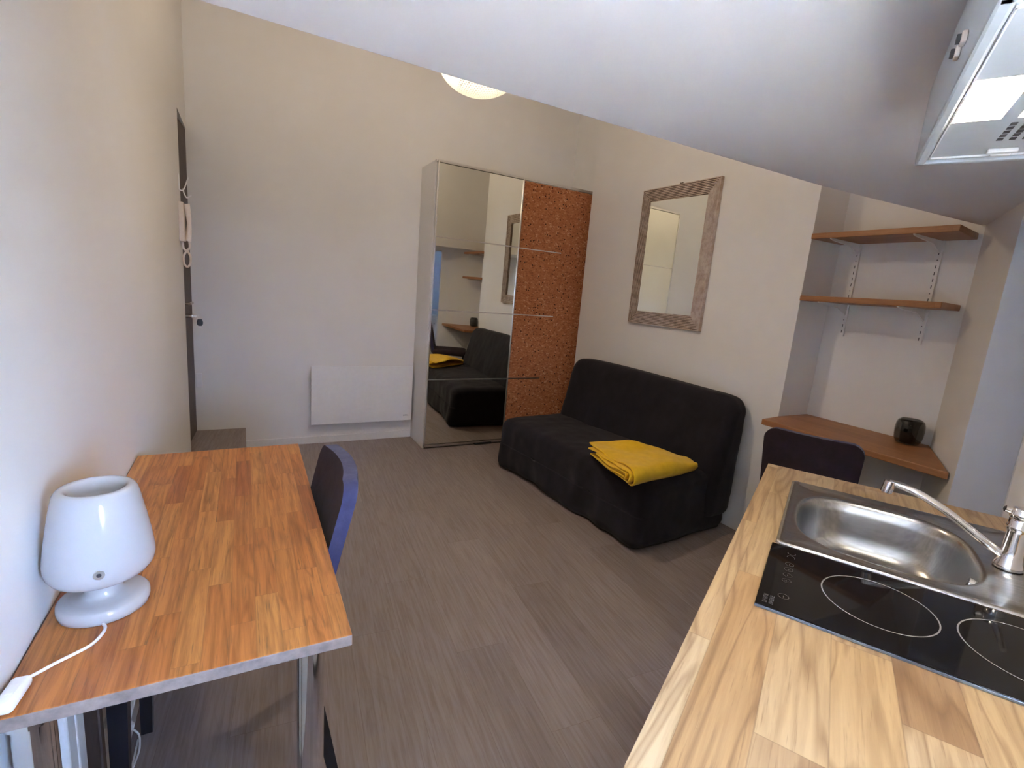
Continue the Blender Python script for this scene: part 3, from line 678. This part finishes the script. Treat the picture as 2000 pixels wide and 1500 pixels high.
# sink
sk = thing('sink', 'stainless steel sink with a rounded bowl set in the oak worktop', 'sink', AB(0, 0, CZ), TH)
cb, ca, hb, ha = 1.418, -0.172, 0.188, 0.172
N = 128; bm = bmesh.new()
def sup(t, kx, ky, p=3.0):
    c, s = math.cos(t), math.sin(t); return (cb + kx*math.copysign(abs(c)**(2/p), c), ca + ky*math.copysign(abs(s)**(2/p), s))
def rect_pt(t, inset):
    x, y = sup(t, 1, 1); dx, dy = x-cb, y-ca
    b0, b1, a0, a1 = SB0+inset-cb, SB1-inset-cb, SA0+inset-ca, SA1-inset-ca
    k = min((b1/dx if dx > 1e-9 else b0/dx if dx < -1e-9 else 9e9), (a1/dy if dy > 1e-9 else a0/dy if dy < -1e-9 else 9e9)); return (cb+dx*k, ca+dy*k)
ts = [2*PI*i/N for i in range(N)]
for cx_, cy_ in ((SB0, SA0), (SB1, SA0), (SB0, SA1), (SB1, SA1)):      # snap the nearest ray to each corner
    pass
rows = [[(*rect_pt(t, 0.0), 0.0005) for t in ts], [(*rect_pt(t, 0.001), 0.0055) for t in ts], [(*rect_pt(t, 0.006), 0.0070) for t in ts], [(*rect_pt(t, 0.012), 0.0070) for t in ts], [(*rect_pt(t, 0.018), 0.0035) for t in ts]]
for sc, z in ((1.06, 0.0035), (1.03, 0.0028), (1.005, -0.001), (0.985, -0.008), (0.965, -0.03), (0.935, -0.075), (0.90, -0.105), (0.84, -0.124), (0.74, -0.134), (0.55, -0.138), (0.3, -0.140), (0.10, -0.141)):
    rows.append([(*sup(t, hb*sc, ha*sc, 3.0 if sc > .7 else 2.4), z) for t in ts])
vr = [[bm.verts.new(p) for p in r] for r in rows]
for a, b in zip(vr, vr[1:]):
    for i in range(N): bm.faces.new((a[i], a[(i+1) % N], b[(i+1) % N], b[i]))
bm.faces.new(vr[-1])
obj('sink_bowl', bm, 'steel', sk, smooth=True)
bm = lathe([(0.0, -0.1385), (0.030, -0.1385), (0.036, -0.1370), (0.040, -0.1395)], 40, cx=cb, cy=ca); obj('drain', bm, 'chrome', sk, smooth=True)
bm = bmesh.new(); ob_, oa_ = 1.335, -0.334; tube([(ob_, oa_, -0.030), (ob_+0.002, oa_+0.012, -0.028)], 0.016, 24, bm=bm); tube([(ob_+0.002, oa_+0.0115, -0.028), (ob_+0.0025, oa_+0.0135, -0.0278)], 0.008, 16, bm=bm, mi=1); obj('overflow', bm, ['chrome', 'darkgrey'], sk, smooth=True, angle=40)
# tap
tp = thing('kitchen_tap', 'chrome mixer tap with a long swivel spout at the back of the sink', 'tap', AB(1.413, -0.394, CZ+0.0055), TH)
bm = lathe([(0.0, 0.0), (0.0245, 0.0), (0.0255, 0.003), (0.0240, 0.008), (0.0205, 0.018), (0.0180, 0.040), (0.0175, 0.082), (0.0178, 0.085), (0.0195, 0.088), (0.0195, 0.096), (0.0180, 0.098), (0.0180, 0.112), (0.0, 0.112)], 40); obj('tap_body', bm, 'chrome', tp, smooth=True, angle=50)
bm = lathe([(0.0, 0.112), (0.0190, 0.113), (0.0205, 0.118), (0.0200, 0.128), (0.015, 0.134), (0.0, 0.136)], 36)
tube([(-0.002, 0.0, 0.124), (-0.03, -0.004, 0.134), (-0.075, -0.008, 0.152)], 0.006, 12, bm=bm, radii=(0.008, 0.0055)); tube([(0.0, 0.012, 0.124), (0.0, 0.028, 0.127)], 0.007, 12, bm=bm); tube([(0.0, 0.028, 0.127), (0.0, 0.030, 0.1274)], 0.004, 10, bm=bm, mi=1)
obj('tap_lever', bm, ['chrome', 'black'], tp, smooth=True, angle=40)
bm = tube([(0.0, 0.010, 0.024), (0.0, 0.03, 0.034), (-0.001, 0.07, 0.060), (-0.002, 0.12, 0.092), (-0.003, 0.17, 0.116), (-0.004, 0.205, 0.126), (-0.004, 0.228, 0.127)], 0.009, 16, radii=(0.0095, 0.0085, 0.0085)); tube([(-0.004, 0.226, 0.132), (-0.004, 0.230, 0.104)], 0.0115, 20, bm=bm)
obj('spout', bm, 'chrome', tp, smooth=True, angle=50)
# hob
HB0, HB1, HA0, HA1 = 0.893, 1.169, -0.470, 0.036
hb_ = thing('induction_hob', 'black glass two-ring hob with touch controls next to the sink', 'hob', AB((HB0+HB1)/2, 0, CZ), TH); hc = (HB0+HB1)/2
bm = bx(HB0-hc, HB1-hc, HA0, HA1, 0.0005, 0.0062, bevel=0.0012); obj('glass_top', bm, 'hob', hb_)
bm = bmesh.new(); box(bm, HB0-hc-0.0022, HB0-hc-0.0002, HA0, HA1, 0.0005, 0.0050, bevel=0.0005); obj('edge_trim', bm, 'blueedge', hb_)
for b, a, r in ((1.040, -0.146, 0.086), (1.034, -0.345, 0.090)):
    bm = bmesh.new(); ring(bm, b-hc, a, 0.0063, r, 0.0024, 96); obj('cooking_ring', bm, 'symbol', hb_)
zt = 0.0063
for i, b in enumerate((1.136, 1.117, 1.082, 1.058, 1.033, 1.009, 0.946)):
    x, y = b-hc, -0.004; bm = bmesh.new()
    if i == 0: ring(bm, x, y, zt, 0.007, 0.0012, 24, a0=1.2, a1=5.2)
    elif i == 1: ring(bm, x, y, zt, 0.007, 0.0012, 24, a0=-2.0, a1=2.0)
    else: ring(bm, x, y, zt, 0.0075 if i < 6 else 0.0085, 0.0011, 24)
    if i >= 2: box(bm, x-0.0035, x+0.0035, y-0.0006, y+0.0006, zt, zt+0.0003)
    if i in (3, 5): box(bm, x-0.0006, x+0.0006, y-0.0035, y+0.0035, zt, zt+0.0003)
    obj('touch_key', bm, 'faint', hb_)
bm = bmesh.new()                       # two short lines of small worn lettering, no longer readable
for l in (0, 1):
    for i in range(5):
        x0, y0 = 0.905-hc+i*0.0062, 0.019-l*0.010
        box(bm, x0, x0+0.0010, y0, y0+0.007, zt, zt+0.0002); box(bm, x0+0.0034, x0+0.0044, y0+(0.002 if (i+l) % 2 else 0), y0+0.007, zt, zt+0.0002)
        box(bm, x0, x0+0.0044, y0+(0.003 if (i+l) % 3 else 0.006), y0+(0.004 if (i+l) % 3 else 0.007), zt, zt+0.0002)
        if i % 2 == 0: box(bm, x0, x0+0.0044, y0, y0+0.001, zt, zt+0.0002)
obj('worn_lettering', bm, 'faint', hb_)
# range hood
HZ0, HZ1, HFA = 1.70, 1.835, -0.073
b0, b1 = 0.66, 1.26; hcb = (b0+b1)/2
rh = thing('range_hood', 'white slim cooker hood with a lit lamp under the low ceiling', 'cooker hood', AB(hcb, 0, HZ0), TH); h_ = (b1-b0)/2
bm = bmesh.new(); zt = HZ1-HZ0
box(bm, -h_, -h_+0.014, AW+0.001, HFA, 0, zt, bevel=0.003); box(bm, h_-0.014, h_, AW+0.001, HFA, 0, zt, bevel=0.003); box(bm, -h_, h_, HFA-0.016, HFA, 0, zt, bevel=0.004); box(bm, -h_, h_, AW+0.001, AW+0.015, 0, zt); box(bm, -h_, h_, AW+0.001, HFA, zt-0.004, zt)
obj('hood_body', bm, 'hood', rh)
L0, L1, LA0, LA1 = 0.872-hcb, 1.034-hcb, -0.150, -0.093
bm = bmesh.new(); xa, xb, ya, yb = -h_+0.014, h_-0.014, AW+0.015, HFA-0.016
for a in ((xa, L0, ya, yb), (L1, xb, ya, yb), (L0, L1, LA1, yb), (L0, L1, LA0-0.018, LA0), (L0, L1, ya, LA0-0.073)): box(bm, a[0], a[1], a[2], a[3], 0.006, 0.010)
# grille slots, dark, in the underside
for i in range(5):
    for j in range(9):
        x0, y0 = 1.055-hcb+i*0.019, -0.166-j*0.0155; box(bm, x0, x0+0.012, y0-0.0075, y0, 0.0050, 0.0062, mi=1)
obj('filter_panel', bm, ['hood', 'darkgrey'], rh)
bm = bmesh.new(); box(bm, L0+0.001, L1-0.001, LA0+0.001, LA1-0.001, 0.008, 0.011); obj('lamp_cover', bm, 'hoodlight', rh)
obj('lamp_cover', bx(L0+0.001, L1-0.001, LA0-0.072, LA0-0.019, 0.008, 0.011), 'hoodlight', rh)
bm = bmesh.new(); box(bm, 0.985-hcb, 1.030-hcb, -0.245, -0.165, 0.0045, 0.0062); 
bm = bmesh.new(); ya2 = HFA-0.016
for a in ((-h_+0.03, h_-0.03, ya2-0.004, ya2-0.002), (-h_+0.03, -h_+0.033, AW+0.03, ya2-0.002), (h_-0.033, h_-0.03, AW+0.03, ya2-0.002)): box(bm, a[0], a[1], a[2], a[3], 0.003, 0.0065)
obj('panel_lip', bm, 'white', rh)
bm = bmesh.new(); box(bm, 1.190-hcb, 1.204-hcb, -0.205, -0.165, -0.001, 0.006, bevel=0.002); box(bm, 1.206-hcb, 1.216-hcb, -0.200, -0.172, -0.002, 0.006, bevel=0.002); obj('latch', bm, 'white', rh)
for b in (0.845, 0.885): 
    bm = bmesh.new(); box(bm, b-hcb-0.008, b-hcb+0.008, HFA, HFA+0.006, 0.040, 0.054, bevel=0.002); box(bm, b-hcb-0.005, b-hcb+0.005, HFA+0.006, HFA+0.010, 0.043, 0.051, mi=1); obj('slide_switch', bm, ['cream', 'darkgrey'], rh)

# bathroom drawer unit, seen only in the wardrobe mirror
bc = thing('drawer_unit', 'white drawer unit in the blue bathroom, seen in the mirrored door', 'drawers', AB(2.36, -1.92, 0.0), TH)
obj('carcass', bx(-0.22, 0.22, -0.20, 0.20, 0.0, 0.80), 'white', bc)
for z in (0.06, 0.42):
    dr_ = obj('drawer', bx(-0.215, 0.215, 0.201, 0.218, z, z+0.34, bevel=0.003), 'white', bc); obj('knob', tube([(0, 0.218, z+0.26), (0, 0.24, z+0.26)], 0.012, 14), 'alu', dr_, smooth=True)

# ------------------------------------------------------------------ ceiling lamp
CLX, CLY, CLZ = 0.945, 2.24, 2.385
cl = thing('pendant_lamp', 'glowing cream perforated bowl lamp hanging beyond the low ceiling edge', 'lamp', (CLX, CLY, CLZ))
prof = [(0.186*math.sin(PI*i/20), -0.130*math.cos(PI*i/20)) for i in range(0, 16)]; prof[0] = (0.0, -0.130)
obj('lamp_shade', lathe(prof, 72, capt=False, capb=False), 'shade', cl, smooth=True)
bm = tube([(0, 0, 0.18), (0, 0, ZH-CLZ-0.03)], 0.004, 10); obj('flex', bm, 'white', cl)
bm = lathe([(0.05, ZH-CLZ-0.03), (0.045, ZH-CLZ-0.001)], 24); obj('ceiling_rose', bm, 'white', cl)
bm = lathe([(0.0, 0.145), (0.018, 0.145), (0.018, 0.19), (0.0, 0.19)], 20); obj('lamp_holder', bm, 'white', cl)

# ------------------------------------------------------------------ light
SKY_UP, SKY_LOW = (31.0, 45.0, 76.0), (9.5, 12.0, 16.0)
def lamp(name, typ, loc, energy, col, parent=None, **k):
    l = bpy.data.lights.new(name, typ); l.energy = energy; l.color = col
    for a, b in k.items(): setattr(l, a, b)
    o = bpy.data.objects.new(name, l); C.objects.link(o); o.location = loc
    return o
lamp('pendant_bulb', 'POINT', (CLX, CLY, CLZ+0.085), 20.0, (1.0, 0.81, 0.605), shadow_soft_size=0.05)
sun = lamp('sun', 'SUN', AB(0, -3, 5), 380.0, (0.87, 0.94, 1.0), angle=math.radians(0.53))
dv = AB(0.10, 0.36, -0.75); sun.rotation_euler = dv.to_track_quat('-Z', 'Y').to_euler()
def portal(name, b, a, z, sx, sz, ang):
    o = lamp(name, 'AREA', AB(b, a, z), 1.0, (1, 1, 1), shape='RECTANGLE', size=sx, size_y=sz)
    o.rotation_euler = (PI/2, 0, ang); o.data.cycles.is_portal = True; return o
portal('window_portal', (WB0+WB1)/2, AW-0.12, (WZ0+WZ1)/2, WB1-WB0, WZ1-WZ0, TH+PI)
portal('bathroom_portal', 2.97, -2.24, 1.425, 0.18, 0.35, TH+PI)
wld = bpy.data.worlds.new('sky'); S.world = wld; wld.use_nodes = True; nt = wld.node_tree; nt.nodes.clear()
bg = nt.nodes.new('ShaderNodeBackground'); wo = nt.nodes.new('ShaderNodeOutputWorld')
# blue sky above, a paler sunlit street and facades below the horizon
tc = nt.nodes.new('ShaderNodeTexCoord'); sx = nt.nodes.new('ShaderNodeSeparateXYZ'); nt.links.new(tc.outputs['Generated'], sx.inputs[0])
mr_ = nt.nodes.new('ShaderNodeMapRange'); mr_.inputs[1].default_value = -0.15; mr_.inputs[2].default_value = 0.10; nt.links.new(sx.outputs[2], mr_.inputs[0])
mc = nt.nodes.new('ShaderNodeMix'); mc.data_type = 'RGBA'; nt.links.new(mr_.outputs[0], mc.inputs[0])
mc.inputs[6].default_value = (SKY_LOW[0], SKY_LOW[1], SKY_LOW[2], 1); mc.inputs[7].default_value = (SKY_UP[0], SKY_UP[1], SKY_UP[2], 1)
nt.links.new(mc.outputs[2], bg.inputs[0]); bg.inputs[1].default_value = 1.0
nt.links.new(bg.outputs[0], wo.inputs[0])

# ------------------------------------------------------------------ camera
yaw, pit, rol = 0.507376843, -0.186865282, 0.0829271844
cy, sy, cp, sp_ = math.cos(yaw), math.sin(yaw), math.cos(pit), math.sin(pit)
fwd = Vector((sy*cp, cy*cp, sp_)); r0 = Vector((cy, -sy, 0)); u0 = r0.cross(fwd)
rgt = r0*math.cos(rol) + u0*math.sin(rol); up = -r0*math.sin(rol) + u0*math.cos(rol)
cam = bpy.data.cameras.new('camera'); cam.sensor_width = 36.0; cam.lens = 956.1236/2000*36; cam.clip_start = 0.02; cam.clip_end = 60
co = bpy.data.objects.new('camera', cam); C.objects.link(co)
co.matrix_world = Matrix(((rgt.x, up.x, -fwd.x, 0), (rgt.y, up.y, -fwd.y, 0), (rgt.z, up.z, -fwd.z, 1.40), (0, 0, 0, 1)))
S.camera = co
S.view_settings.view_transform = 'Standard'; S.view_settings.look = 'None'; S.view_settings.gamma = 1.0
S.view_settings.exposure = 1.0; S.view_settings.use_curve_mapping = False
S.cycles.max_bounces = 10; S.cycles.diffuse_bounces = 6; S.cycles.glossy_bounces = 6; S.cycles.transparent_max_bounces = 12
S.cycles.use_denoising = True; S.cycles.sample_clamp_indirect = 0.0; S.cycles.caustics_reflective = False; S.cycles.caustics_refractive = False
